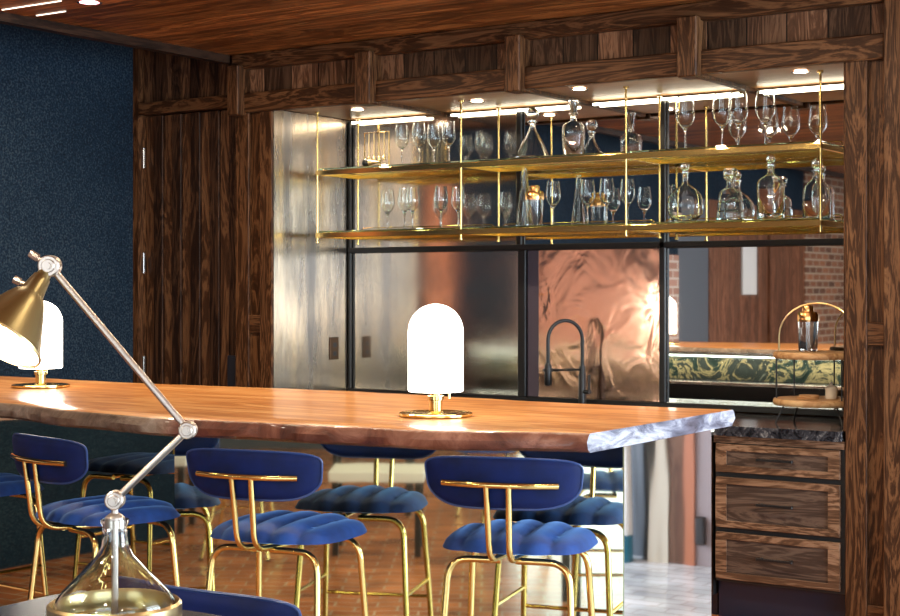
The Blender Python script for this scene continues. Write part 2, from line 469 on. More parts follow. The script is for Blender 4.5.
# front wall behind the camera with a wide window
struct('wall_front', MB().box(-6.5, -2.2, -6.1, -6.0, 0, 3.2).box(1.4, 2.2, -6.1, -6.0, 0, 3.2).box(-2.2, 1.4, -6.1, -6.0, 2.65, 3.2), pewter)
wr = MB()
wr.box(2.2, 2.3, -6.1, 8.0, 0, .4).box(2.2, 2.3, -6.1, 8.0, 2.8, 3.2)
for a, b_ in ((-6.1, -2.3), (1.3, 3.1), (6.7, 8.0)): wr.box(2.2, 2.3, a, b_, .4, 2.8)
struct('wall_right', wr, white_paint)
k = 0
for (a, b_) in ((-2.3, 1.3), (3.1, 6.7)):
    k += 1
    m = MB()
    for y in (a, a + 1.2, a + 2.4, b_): m.box(2.21, 2.27, y - .025, y + .025, .4, 2.8)
    for z in (.42, 1.9, 2.78): m.box(2.21, 2.27, a, b_, z - .02, z + .02)
    o = struct('window_%d' % k, m, blackm, label='tall black framed window')
m = MB()
for x in (-2.17, -1.0, .2, 1.37): m.box(x - .03, x + .03, -6.08, -6.02, 0, 2.65)
for z in (.03, 2.0, 2.62): m.box(-2.2, 1.4, -6.08, -6.02, z - .02, z + .02)
struct('window_3', m, blackm, label='wide black framed window')
m = MB()
for y in (-5.78, -5.4, -5.03): m.box(-6.58, -6.5, y - .03, y + .03, 0, 2.4)
for z in (.05, 1.1, 2.37): m.box(-6.58, -6.5, -5.8, -5.0, z - .03, z + .03)
struct('door_2', m, blackm, label='glazed black framed door')
# ceiling: wood boards, with the higher strip over the blue wall
struct('ceiling', MB().box(-5.72, 2.3, -6.1, 8.0, 2.82, 2.95), ceil_wood, label='brown wood board ceiling')
struct('ceiling_strip', MB().box(-6.62, -5.72, -6.1, 8.0, 3.2, 3.3), blackm)
struct('trim_1', MB().box(-5.78, -5.72, -6.0, 6.40, 2.775, 3.2), wood('edge_oak', (.004, .002, .001), (.02, .009, .005), (.05, .024, .013), axis='Y', rough=.5), label='dark wood edge of the ceiling')
# thin glowing lines in the boards are built after the downlights
# ---- back wall: door bay
struct('wall_back', MB().box(-6.62, -5.70, 6.60, 6.70, 0, 3.2).box(-6.62, -5.43, 7.6, 7.7, 0, 3.2).box(-5.43, -1.2, 7.2, 7.3, 0, 3.2), oak_x, label='wall behind the bar')
dr = thing('door_1', 'dark planked wooden door left of the bar niche', 'door', (-6.07, 6.47, 0)); dr['kind'] = 'structure'; del dr['category']
mb = MB(); cx = -6.07
for i in range(10):
    x0 = -6.437 + i * .0735
    d_ = 0 if i % 2 else .014
    mb.box(x0 - cx, x0 + .0725 - cx, -.02 + d_, .03, .02, 2.525, i % 2, .003)
pl = mb.build('planks', [oak_door2, oak_door], dr)
for z in (2.28, 1.66, 1.05):
    tag(MB().box(-.378, -.358, -.034, -.016, z - .062, z + .062, 0, .003).build('hinge', steel, dr), 'silver hinge')
MB().box(.30, .368, -.04, -.02, .78, 1.13, 0, .004).build('lock_plate', dark_plastic, dr)
struct('trim_2', MB().box(-6.48, -6.44, 6.40, 6.6, 0, 3.2), oak_z, label='dark door jamb')
struct('trim_3', MB().box(-6.44, -5.70, 6.40, 6.6, 2.53, 2.60, 0, .004), oak_x, label='rail above the door')
mb = MB()
for i in range(10):
    x0 = -6.437 + i * .0735
    mb.box(x0, x0 + .0725, 6.45, 6.6, 2.60, 3.2, i % 2)
struct('trim_4', mb, [oak_door2, oak_door], label='plank panel above the door')
# ---- pilasters
def pilaster(name, x0, x1, rec, label):
    mb = MB(); a, b_ = rec
    mb.box(x0, a, 6.42, 7.2, 0, 2.60, 0, .004)
    mb.box(b_, x1, 6.42, 7.2, 0, 2.60, 0, .004)
    mb.box(a, b_, 6.445, 7.2, 0, 2.60)
    mb2 = mb
    o = struct(name, mb2, oak_z, label=label)
    struct(name + '_rail', MB().box(a, b_, 6.424, 6.446, 1.26, 1.36, 0, .003).box(a, b_, 6.424, 6.446, 0, .14, 0, .003), oak_x)
pilaster('trim_5', -5.70, -5.43, (-5.60, -5.52), 'dark oak framed pilaster left of the shelves')
pilaster('trim_6', -2.19, -2.012, (-2.095, -2.016), 'dark oak framed pilaster right of the shelves')
struct('trim_7', MB().box(-2.012, -1.55, 6.385, 7.2, 0, 2.82, 0, .004), oak_z, label='dark oak post at the right edge')
# ---- fascia above the niche
mb = MB()
mb.box(-5.70, -2.013, 6.39, 6.60, 2.735, 2.82, 0, .006)
mb.box(-5.70, -2.013, 6.40, 6.445, 2.49, 2.60, 0, .006)
struct('trim_8', mb, oak_x, label='dark oak rails above the shelves')
struct('trim_9', MB().box(-5.70, -2.013, 6.45, 6.60, 2.60, 2.735), oak_inset, label='planked inset panels above the shelves')
mb = MB()
for xc, hw in ((-5.655, .042), (-4.755, .05), (-3.838, .044), (-2.907, .05)):
    mb.box(xc - hw, xc + hw, 6.345, 6.46, 2.475, 2.752, 0, .006)
struct('trim_10', mb, oak_z, label='short dark oak studs on the rails above the shelves')
struct('ceiling_niche', MB().box(-5.43, -2.19, 6.55, 7.2, 2.505, 2.56).box(-5.43, -2.19, 6.446, 6.55, 2.505, 2.56), soffit_wood, label='pale soffit over the shelves')
mb = MB()
for xc in (-4.755, -3.838, -2.907): mb.box(xc - .02, xc + .02, 6.46, 7.12, 2.488, 2.505)
struct('trim_11', mb, oak_z)
# left steel-clad return with its outlet
struct('wall_niche_left', MB().box(-5.45, -5.425, 6.43, 7.13, .885, 2.50), steel_wall, label='patinated steel side wall of the niche')
struct('wall_niche_right', MB().box(-2.20, -2.185, 6.43, 7.13, .885, 2.50), oak_z)
o = thing('outlet_plate', 'bronze outlet plate on the steel side wall of the niche', 'outlet', (-5.425, 6.967, 1.16))
MB().box(0, .008, -.04, .04, -.065, .065, 0, .003).build('plate', bronze, o)
for z in (-.03, .02):
    MB().box(.008, .011, -.016, .016, z - .013, z + .013, 0, .002).build('socket', dark_plastic, o)

# ================================================================== MIRRORS
YM = 7.125
def mirror_panel(name, x0, x1, z0, z1, mat, label, cat='mirror', dy=0):
    return tag(MB().box(x0, x1, YM + dy, YM + .02 + dy, z0, z1).build(name, mat), label, cat, None)
mirror_panel('mirror', -5.42, -4.25, .92, 1.715, mir_hazy, 'hazy mirror left below the shelves, reflecting blue wall and orange board')
mirror_panel('mirror', -3.37, -2.205, .92, 1.715, mir, 'clear mirror at right behind the tiered wood stand')
mirror_panel('mirror', -5.42, -4.27, 1.75, 2.495, mir_hazy, 'mirror behind the left third of the glass shelves')
mirror_panel('mirror', -4.23, -3.405, 1.75, 2.495, mir, 'mirror behind the middle of the glass shelves')
mirror_panel('mirror', -3.37, -2.205, 1.75, 2.495, mir, 'mirror behind the right third of the glass shelves')
tag(MB().box(-4.135, -3.40, YM - .002, YM + .018, .92, 1.715).build('copper_panel', copper), 'rippled copper wall panel behind the black faucet', 'panel')
tag(MB().box(-4.205, -4.137, YM - .002, YM + .02, .92, 1.715).build('filler_panel', plum), 'narrow plum grey strip left of the copper panel', 'panel')
fr = thing('black_metal_grid', 'black metal frame dividing the mirrors behind the bar', 'frame', (-3.8, YM, .89))
def fpart(nm, *b):
    MB().box(b[0] + 3.8, b[1] + 3.8, b[2] - YM, b[3] - YM, b[4] - .89, b[5] - .89, 0, .002).build(nm, black, fr)
fpart('crossbar', -5.42, -2.205, 7.095, 7.12, 1.718, 1.748)
fpart('bottom_rail', -5.42, -2.205, 7.10, 7.12, .89, .918)
fpart('mullion', -5.42, -5.405, 7.10, 7.12, .92, 2.49)
fpart('mullion', -4.255, -4.207, 7.10, 7.12, .92, 1.717)
fpart('mullion', -4.265, -4.235, 7.10, 7.12, 1.75, 2.49)
fpart('mullion', -3.402, -3.372, 7.095, 7.12, .92, 2.49)
# LED strips at the junction of mirror and soffit
for i, (a, b_) in enumerate(((-5.38, -4.86), (-4.68, -3.9), (-3.78, -2.96), (-2.86, -2.25))):
    tag(MB().box(a, b_, 7.08, 7.092, 2.476, 2.488).build('led_strip', led), ['glowing strip light at the left end of the soffit', 'glowing strip light in the left middle of the soffit', 'glowing strip light above the tall decanters', 'glowing strip light above the right wine glasses'][i], 'light', 'strip lights along the soffit')
def downlight(x, y, z, label, group, mat=down_e, r=.032):
    t = thing('downlight', label, 'ceiling light', (x, y, z), 0, group)
    MB().lathe([(r, 0), (r + .012, -.002), (r + .012, .002), (r, .004), (r, 0)], n=20).build('trim_ring', steel, t)
    MB().cyl((0, 0, .0), r, .003, 20).build('lens', mat, t)
for x, y, lb in ((-5.05, 6.70, 'small recessed downlight in the soffit above the hanging bar tools'), (-4.29, 6.74, 'small recessed downlight in the soffit between tools and decanters'), (-3.61, 6.62, 'small recessed downlight in the soffit above the square decanter'), (-2.48, 6.66, 'small recessed downlight in the soffit, nearest the right post')):
    downlight(x, y, 2.498, lb, 'soffit downlights')
    spot('downlight_beam', (x, y, 2.49), 20, WARM, 1.7, .6, .03)
spot('downlight_beam', (-5.27, 6.95, 2.49), 9, WARM, .75, .2, .012)
spot('downlight_beam', (-3.0, 6.68, 2.49), 14, WARM, 1.5, .5, .02)

# ================================================================== BACK COUNTER
ct = MB()
HX0, HX1, HY0, HY1 = -4.26, -3.63, 6.55, 6.97
for b_ in ((-5.425, HX0, 6.39, 7.095), (HX1, -2.205, 6.39, 7.095), (HX0, HX1, 6.39, HY0), (HX0, HX1, HY1, 7.095)):
    ct.box(*b_, .84, .885)
tag(ct.build('worktop', granite), 'dark speckled granite worktop below the mirrors', 'countertop')
sk = MB(); t_ = .006
sk.box(HX0, HX1, HY0, HY0 + .012, .70, .889).box(HX0, HX1, HY1 - .012, HY1, .70, .889).box(HX0, HX0 + .012, HY0 + .012, HY1 - .012, .70, .889).box(HX1 - .012, HX1, HY0 + .012, HY1 - .012, .70, .889).box(HX0, HX1, HY0, HY1, .69, .70)
tag(sk.build('sink', black), 'black sink basin set into the granite worktop', 'sink')
# drawer cabinet
cab = thing('drawer_cabinet', 'oak cabinet with three framed drawers beside the right pilaster', 'cabinet', (-2.5, 6.42, 0))
MB().box(-.305, .305, .025, .64, .17, .835).build('carcass', blackm, cab)
MB().box(-.305, .305, .06, .60, 0, .17).build('plinth', navy, cab)
for z0, z1 in ((.672, .800), (.420, .648), (.185, .397)):
    x0, x1 = -.295, .285
    f = MB(); bw = .052
    f.box(x0, x1, 0, .022, z1 - bw * .6, z1, 0, .002).box(x0, x1, 0, .022, z0, z0 + bw * .6, 0, .002)
    d_ = f.build('drawer', drawer_oak, cab)
    for q in (x0, x1 - bw): MB().box(q, q + bw, -.001, .0215, z0 + bw * .6, z1 - bw * .6).build('stile', drawer_oak, d_)
    MB().box(x0 + bw, x1 - bw, .008, .02, z0 + bw * .6, z1 - bw * .6).build('panel', drawer_panel, d_)
    zc = (z0 + z1) / 2 + .003; xc = (x0 + x1) / 2
    MB().box(xc - .085, xc + .085, -.03, -.022, zc - .006, zc + .006, 0, .002).box(xc - .075, xc - .065, -.024, .009, zc - .004, zc + .004).box(xc + .065, xc + .075, -.024, .009, zc - .004, zc + .004).build('handle', black, d_)
MB().box(-.305, .305, .002, .03, .805, .838).build('top_rail', drawer_oak, cab)
cb2 = thing('base_cabinet', 'long dark oak cabinet under the worktop behind the bar', 'cabinet', (-4.1, 6.42, 0))
MB().box(-1.32, 1.28, .03, .09, .1, .835).box(-1.32, 1.28, .6, .64, .1, .835).box(-1.32, -1.3, .09, .6, .1, .835).box(1.26, 1.28, .09, .6, .1, .835).box(-1.3, 1.26, .09, .6, .1, .12).build('carcass', blackm, cb2)
MB().box(-1.32, 1.28, .08, .6, 0, .1).build('plinth', navy, cb2)
for i in range(4):
    x0 = -1.31 + i * .65
    dd = MB().box(x0, x0 + .64, 0, .029, .11, .83, 0, .003).build('door', oak_z, cb2)
    MB().box(x0 + .58, x0 + .592, -.03, -.001, .6, .75, 0, .003).build('handle', black, dd)

# faucet
fa = thing('faucet', 'black spring-neck faucet standing behind the sink', 'faucet', (-3.81, 7.02, .885))
MB().lathe([(0, 0), (.034, 0), (.034, .008), (.02, .014), (.02, .17), (.017, .18), (.017, .215), (0, .215)], n=20).build('body', black, fa)
arc = [(0, 0, .21), (0, 0, .30)]
for i in range(0, 13):
    a = PI * i / 12
    arc.append((-.066 + .066 * math.cos(a), -.066 + .066 * math.cos(a), .355 + .100 * math.sin(a)))
arc.append((-.132, -.132, .23))
MB().tube(arc, .010, 10).build('spring_neck', black, fa)
MB().lathe([(0, 0), (.014, 0), (.019, .01), (.019, .10), (.014, .115), (0, .115)], (-.132, -.132, .115), 16).build('spray_head', black, fa)
MB().tube([(0, 0, .195), (-.132, -.132, .195)], .006, 8).lathe([(.02, 0), (.026, 0), (.026, .016), (.02, .016), (.02, 0)], (-.132, -.132, .187), 16).build('holder', black, fa)
MB().tube([(.0, 0, .08), (.055, -.02, .08)], .012, 10).tube([(.05, -.018, .08), (.05, -.018, .17)], .006, 8).build('lever', black, fa)

# ================================================================== BAR
XE = -1.972
def fy(x):
    P = [(-6.3, 3.58), (-4.9, 3.60), (-4.2, 3.53), (-3.75, 3.42), (-3.34, 3.375), (-2.9, 3.43), (-2.43, 3.48), (XE, 3.665)]
    for (a, ya), (b_, yb) in zip(P, P[1:]):
        if x <= b_:
            u = (x - a) / (b_ - a); u = u * u * (3 - 2 * u)
            return ya + (yb - ya) * u
    return P[-1][1]
def by(x): return 4.675 + .035 * math.sin(x * 3.1) - (.05 if x < -4.3 else 0) * min(1, (-4.3 - x))
sl = MB(); nx = 180; ny = 8
X0 = -6.25
for_top = []
ZT, ZB = 1.105, 1.052
sec = []
for i in range(nx + 1):
    x = X0 + (XE - X0) * i / nx
    w1 = noise.noise(Vector((x * 5, 1, 0))) * .014 + noise.noise(Vector((x * 17, 3, 0))) * .006
    w2 = noise.noise(Vector((x * 6, 7, 0))) * .012
    f0 = fy(x) + w1 * .6; b0 = by(x) + w2
    sec.append((x, f0, b0, w1, w2))
cols = []
vs = []; F = []; mt = []
def row(x, f0, b0, w1, w2):
    r = []
    r.append((x, f0 + .012, ZB)); r.append((x, f0 - .004 + w1, ZB + .010)); r.append((x, f0 - .008 + w2, ZB + .030)); r.append((x, f0 + .004, ZT - .006)); r.append((x, f0 + .012, ZT))
    for j in range(1, ny): r.append((x, f0 + .012 + (b0 - f0 - .024) * j / ny, ZT))
    r.append((x, b0 - .012, ZT)); r.append((x, b0 - .003, ZT - .008)); r.append((x, b0 + .008, ZB + .025)); r.append((x, b0 - .02, ZB))
    return r
rows = [row(*s_) for s_ in sec]
n_ = len(rows[0])
for r in rows: vs += r
Ftop = []; Fside = []
for i in range(nx):
    for j in range(n_):
        j2 = (j + 1) % n_
        q = (i * n_ + j, (i + 1) * n_ + j, (i + 1) * n_ + j2, i * n_ + j2)
        if 4 <= j < 4 + ny: Ftop.append(q)
        elif j == n_ - 1: Fside.append(q)
        else: Fside.append(q)
sl.add(vs, Ftop, 0, False)
o_ = len(sl.f)
for f_ in Fside: sl.f.append(f_); sl.m.append(1); sl.sm.append(True)
sl.f.append(tuple(range(n_))); sl.m.append(1); sl.sm.append(False)
sl.f.append(tuple(nx * n_ + j for j in range(n_))[::-1]); sl.m.append(2); sl.sm.append(False)
# fix orientation: flip all (built looking from -X)
slab = sl.build('slab_countertop', [slab_wood, bark, slab_end])
tag(slab, 'thick live-edge wooden slab forming the long bar top', 'bar top')

bb = thing('bar_counter', 'mirror-polished steel bar base under the wooden slab', 'bar', (-4.1, 4.19, 0))
def bp(nm, mat, x0, x1, y0, y1, z0, z1, b=0, lab=None):
    o = MB().box(x0 + 4.1, x1 + 4.1, y0 - 4.19, y1 - 4.19, z0, z1, 0, b).build(nm, mat, bb)
    if lab: o['label'] = lab
    return o
BX = -1.978
def prism(pts, z0, z1):
    n = len(pts)
    vs = [(x + 4.1, y - 4.19, z0) for x, y in pts] + [(x + 4.1, y - 4.19, z1) for x, y in pts]
    return MB().add(vs, [tuple(range(n))[::-1], tuple(range(n, 2 * n))] + [(i, (i + 1) % n, n + (i + 1) % n, n + i) for i in range(n)])
PA = (-3.355, 3.494); PB = (BX, 3.888)      # the right-hand facet of the bar front runs at an angle
nv_ = Vector((PB[1] - PA[1], -(PB[0] - PA[0]))).normalized() * .008
prism([(-6.2, 3.868), (PA[0] + .008, 3.868), (PA[0] + .008, PA[1] + .012), (BX - .008, PB[1] + .006), (BX - .008, 4.50), (-6.2, 4.50)], 0, 1.05).build('core', blackm, bb)
bp('front_panel', mir_bar, -6.2, PA[0] + .004, 3.860, 3.867, .0, 1.05)
prism([PA, PB, (PB[0] - nv_.x, PB[1] - nv_.y), (PA[0] - nv_.x, PA[1] - nv_.y)], 0, 1.05).build('front_panel', mir_bar, bb)
bp('side_panel', mir_bar, PA[0], PA[0] + .007, PA[1] + .010, 3.859, .0, 1.05)
bp('end_panel', mir_end, BX - .007, BX, 3.897, 4.51, .0, 1.05)
bp('marble_band', marble, -6.2, BX - .01, 4.501, 4.53, .88, 1.05, 0, 'veined marble panel on the service side')
bp('service_shelf', steel, -6.2, -2.3, 4.53, 4.72, .855, .875, .003)
bp('service_shelf', steel, -6.2, -2.3, 4.501, 4.85, .60, .62, .003)
bp('glow_strip', led_cool, -6.2, BX - .02, 4.56, 4.575, 1.04, 1.05)
area('under_bar_light', (-4.3, 4.6, 1.035), (0, 0, 0), 3.7, .03, 6, (.95, 1, .88))

# bar lamps
def bar_lamp(loc, label):
    t = thing('table_lamp', label, 'lamp', loc, 0, 'dome lamps on the bar')
    MB().lathe([(0, 0), (.112, 0), (.116, .004), (.116, .010), (.112, .012), (.103, .009), (.03, .010), (.022, .016), (0, .016)], n=40).build('base', brass, t)
    MB().lathe([(0, .016), (.021, .016), (.021, .05), (.026, .052), (.026, .064), (.018, .066), (.018, .085), (0, .085)], n=20).build('stem', brass, t)
    MB().tube([(.07, -.03, .085), (.07, -.03, .060)], .004, 8).build('pull_knob', brass, t)
    pr = [(0, .078), (.084, .078), (.0865, .082), (.0865, .265)]
    for i in range(1, 11):
        a = PI / 2 * i / 10; pr.append((.0865 * math.cos(a), .265 + .0865 * math.sin(a)))
    pr[-1] = (0, .3515)
    MB().lathe(pr, n=40).build('shade', lamp_glow, t)
    return t
ZS = 1.105
bar_lamp((-2.647, 3.918, ZS), 'glowing white dome lamp with brass base standing mid bar')
bar_lamp((-4.775, 4.20, ZS), 'glowing white dome lamp at left, partly behind the brass desk lamp')

# ================================================================== STOOLS
def pillow(w_rear, w_front, depth, h, nch, zc, dome=.006):
    nu, nv = 44, 22; vs = []; F = []
    def pt(i, j, top):
        u = -1 + 2 * i / nu; v = -1 + 2 * j / nv
        # square to rounded square
        p = 3.0
        m_ = max(abs(u), abs(v)); 
        if m_ > 1e-6:
            nrm = (abs(u) ** p + abs(v) ** p) ** (1 / p); k = m_ / nrm
        else: k = 1
        a, b = u * k, v * k
        hw = (w_rear + (w_front - w_rear) * (b + 1) / 2) / 2
        fall = math.sqrt(max(0, 1 - m_ ** 3.2))
        ch = abs(math.sin((a + 1) / 2 * nch * PI))
        x = a * hw * (1 - .02 * (1 - ch)); y = b * depth / 2 * (1 - .05 * a * a) - .012 * (1 - ch) * (1 if b > 0 else -1) * abs(b) ** 4
        if top: z = zc + fall * (h * .55 + .018 * ch ** .6) + dome * (1 - a * a) - .012
        else: z = zc - fall * h * .38
        return (x, y, z)
    for j in range(nv + 1):
        for i in range(nu + 1): vs.append(pt(i, j, True))
    o = len(vs); bi = {}
    for j in range(nv + 1):
        for i in range(nu + 1):
            if i in (0, nu) or j in (0, nv): bi[(i, j)] = j * (nu + 1) + i
            else: bi[(i, j)] = len(vs); vs.append(pt(i, j, False))
    for j in range(nv):
        for i in range(nu):
            a = j * (nu + 1) + i
            F.append((a, a + 1, a + nu + 2, a + nu + 1))
            F.append((bi[(i, j)], bi[(i, j + 1)], bi[(i + 1, j + 1)], bi[(i + 1, j)]))
    return MB().add(vs, F, 0, True)
def back_shell(w, z0, z1, y0):
    nu, nv = 36, 12; vs = []; F = []
    def pt(i, j, s):
        u = -1 + 2 * i / nu; v = -1 + 2 * j / nv
        m_ = max(abs(u), abs(v)); p = 6
        nrm = (abs(u) ** p + abs(v) ** p) ** (1 / p) if m_ > 0 else 1
        k = m_ / nrm if m_ else 1
        a, b = u * k, v * k
        fall = max(0, 1 - m_ ** 6) ** .5
        x = a * w / 2 * (1 - .05 * (1 - b) / 2)
        zt = z1 - .006 * a * a; zb = z0 + .032 * abs(a) ** 5
        z = zb + (zt - zb) * (b + 1) / 2
        y = y0 + .045 * a * a + s * .015 * fall - .012 * (b + 1) / 2
        return (x, y, z)
    for j in range(nv + 1):
        for i in range(nu + 1): vs.append(pt(i, j, 1))
    bi = {}
    for j in range(nv + 1):
        for i in range(nu + 1):
            if i in (0, nu) or j in (0, nv): bi[(i, j)] = j * (nu + 1) + i
            else: bi[(i, j)] = len(vs); vs.append(pt(i, j, -1))
    for j in range(nv):
        for i in range(nu):
            a = j * (nu + 1) + i
            F.append((a, a + nu + 1, a + nu + 2, a + 1))
            F.append((bi[(i, j)], bi[(i + 1, j)], bi[(i + 1, j + 1)], bi[(i, j + 1)]))
    edge = [pt(i, nv, 1) for i in range(0, nu + 1)] + [pt(nu, j, 1) for j in range(nv - 1, -1, -1)] + [pt(i, 0, 1) for i in range(nu - 1, -1, -1)] + [pt(0, j, 1) for j in range(1, nv)]
    return MB().add(vs, F, 0, True), edge
def make_stool(h, label, group, name='bar_stool', fm=brass, cat='stool'):
    t = thing(name, label, cat, (0, 0, 0), 0, group)
    pillow(.40, .435, .40, .055, 5, h - .03).build('seat', blue_velvet, t)
    zb0, zb1 = h + .086, h + .220
    bs, edge = back_shell(.43, zb0, zb1, -.232)
    bk = bs.build('backrest', blue_back, t)
    e2 = [(x, y - .001, z) for x, y, z in edge]
    MB().tube(e2, .0032, 6, closed=True).build('piping', piping_m, bk)
    zr = h + .150
    MB().tube([(-.155, -.256 + .024, zr), (-.07, -.262, zr), (.07, -.262, zr), (.155, -.256 + .024, zr)], .0085, 10, fillet=.05).build('back_bar', fm, t)
    for s in (-1, 1):
        MB().tube([(s * .030, -.262, zr), (s * .026, -.235, h - .05), (s * .026, -.08, h - .062), (s * .026, .12, h - .062)], .0085, 10, fillet=.05).build('back_support', fm, t)
    zu = h - .065
    for sy, yf, yu in ((-1, -.215, -.135), (1, .185, .125)):
        for s in (-1, 1):
            MB().tube([(s * .205, yf, .008), (s * .165, yu, zu + .0), (s * .02, yu, zu + .0)], .0095, 10, fillet=.06).build('leg', fm, t)
    def leg_at(s, sy, z):
        yf, yu = (-.215, -.135) if sy < 0 else (.185, .125)
        u = z / zu
        return (s * (.205 - .04 * u), yf + (yu - yf) * u, z)
    zs = h * .64
    for s in (-1, 1):
        MB().tube([leg_at(s, -1, zs), leg_at(s, 1, zs)], .0065, 8).build('stretcher', fm, t)
    for sy, zz in ((-1, zs - .06), (1, zs - .10)):
        MB().tube([leg_at(-1, sy, zz), leg_at(1, sy, zz)], .0065, 8).build('stretcher', fm, t)
    for s in (-1, 1):
        for yf in (-.215, .185):
            MB().cyl((s * .205, yf, 0), .012, .012, 12).build('foot_glide', rubber, t)
    return t
G = 'blue velvet bar stools along the bar'
s3 = make_stool(.845, 'blue velvet brass stool in front of the mid-bar dome lamp, nearest the bar end', G)
s3.location = (-2.13, 3.565, 0); s3.rotation_euler.z = math.radians(18)
dup(s3, (-2.77, 3.345, 0), math.radians(11), 'blue velvet brass stool, second from the bar end, right of the desk lamp')
dup(s3, (-3.455, 3.30, 0), math.radians(-12), 'blue velvet brass stool partly behind the desk lamp and its glass base')
dup(s3, (-4.27, 3.47, 0), math.radians(-4), 'blue velvet brass stool cut off at the far left')

# ================================================================== FOREGROUND TABLE, CHAIR AND DESK LAMP
TX0, TX1, TY0, TY1, TZ = -2.03, -1.15, .9, 1.85, .97
ft = thing('side_table', 'dark table in the left foreground carrying the brass desk lamp', 'table', ((TX0 + TX1) / 2, (TY0 + TY1) / 2, 0))
hx, hy = (TX1 - TX0) / 2, (TY1 - TY0) / 2
MB().box(-hx, hx, -hy, hy, TZ - .035, TZ, 0, .006).build('tabletop', navy, ft)
for sx in (-1, 1):
    for sy in (-1, 1):
        MB().box(sx * (hx - .03) - .02, sx * (hx - .03) + .02, sy * (hy - .03) - .02, sy * (hy - .03) + .02, 0, TZ - .036, 0, .004).build('leg', blackm, ft)
cc = make_stool(.760, 'navy upholstered chair back just beyond the dark foreground table', None, 'counter_chair', cat='chair')
cc.location = (-1.84, 2.18, 0); cc.rotation_euler.z = math.radians(2)

LX, LY = -1.695, 1.636
lp = thing('desk_lamp', 'brass swing-arm desk lamp with clear flask-shaped glass base', 'lamp', (LX, LY, TZ))
RV = Vector((.834, .552, 0)); DV = Vector((-.552, .834, 0))
def lpx(x, y, t=2.3):
    u = (x - 450) / 1510
    p = DV * t + RV * u * t
    return Vector((p.x - LX, p.y - LY, 1.5 - (y - 290) * t / 1510 - TZ))
# metal dish, glass flask
MB().lathe([(0, 0), (.088, 0), (.098, .006), (.101, .02), (.101, .052), (.097, .056), (.094, .05), (.094, .022), (.08, .014), (0, .014)], n=48).build('base_dish', brass_soft, lp)
fl = [(0, .016), (.088, .017), (.092, .03), (.0915, .055), (.080, .072), (.052, .100), (.029, .125), (.0205, .141), (.0185, .158), (.0185, .170), (.0215, .176), (.0215, .181),
      (.016, .181), (.016, .158), (.018, .141), (.0265, .125), (.0495, .0995), (.078, .071), (.088, .055), (.088, .032), (.085, .021), (0, .020)]
MB().lathe(fl, n=48).build('glass_flask', glass, lp)
MB().tube([(0, 0, .021), (0, 0, .205)], .0055, 12).build('stem', chrome, lp)
MB().lathe([(0, .168), (.0150, .168), (.0150, .184), (.008, .190), (0, .190)], n=20).build('collar', chrome, lp)
j0 = lpx(115, 500); j1 = lpx(188, 430); j2 = lpx(50, 266)
fwd = -DV
def joint(c, r=.0135):
    m = MB()
    m.cyl(c - Vector(DV) * .011, r, .022, 28, axis=DV, b=.002)
    m.cyl(c + fwd * .014, r * .62, .004, 24, axis=DV, b=.001)
    m.cyl(c + fwd * .017, r * .30, .004, 16, axis=DV)
    return m
for c, r in ((j0, .0145), (j1, .0135), (j2, .0165)):
    joint(c, r).build('joint', chrome, lp)
MB().tube([j0, j1], .0055, 12).build('lower_arm', chrome, lp)
MB().tube([j1, j2], .0055, 12).build('upper_arm', chrome, lp)
MB().tube([j2 - RV * .0 + Vector((0, 0, 0)), lpx(34, 256)], .004, 8).tube([lpx(38, 258), lpx(30, 253)], .006, 8).build('wing_screw', chrome, lp)
n0 = lpx(47, 270); rc = lpx(0, 341, 2.235)
ax = (rc - n0); Ls = ax.length; ax.normalize()
prs = [(.0, 0), (.010, 0), (.011, .012), (.0135, .015), (.019, .046), (.024, .050), (.032, .064), (.066, Ls)]
inner = [(.0645, Ls), (.030, .066), (.018, .056), (0, .054)]
sh = MB().lathe(prs + [(.0648, Ls), (.031, .0635), (.018, .05), (0, .048)], n0, 44, 0, axis=ax)
MB().lathe([(.0643, Ls - .0005), (.0303, .0645), (.0165, .052), (0, .050), (0, .052), (.0155, .054), (.0293, .066), (.0633, Ls - .0005), (.0643, Ls - .0005)], n0, 44, 0, axis=ax).build('shade_lining', enamel, lp)
sh.build('shade', brass_aged, lp)
MB().lathe([(.0655, Ls - .002), (.0672, Ls - .002), (.0672, Ls + .002), (.0655, Ls + .002), (.0655, Ls - .002)], n0, 44, 0, axis=ax).build('shade_rim', brass_soft, lp)
MB().tube([lpx(33, 288), lpx(18, 281)], .004, 8).tube([lpx(20, 282), lpx(14, 279)], .006, 8).build('switch', chrome, lp)
bc = n0 + ax * .092
MB().lathe([(0, -.026), (.014, -.022), (.022, -.005), (.024, .008), (.018, .022), (0, .028)], bc, 20, 0, axis=ax).build('bulb', bulb_e, lp)
l_ = bpy.data.lights.new('desk_bulb_light', 'POINT'); l_.energy = 2.5; l_.color = WARM2; l_.shadow_soft_size = .012
o_ = bpy.data.objects.new('desk_bulb_light', l_); COL.objects.link(o_); o_.location = Vector((LX, LY, TZ)) + n0 + ax * (Ls + .004)
sp_ = spot('desk_lamp_beam', Vector((LX, LY, TZ)) + n0 + ax * .15, 30, WARM2, 2.2, .6, .03)
sp_.rotation_euler = (-ax).to_track_quat('Z', 'Y').to_euler()

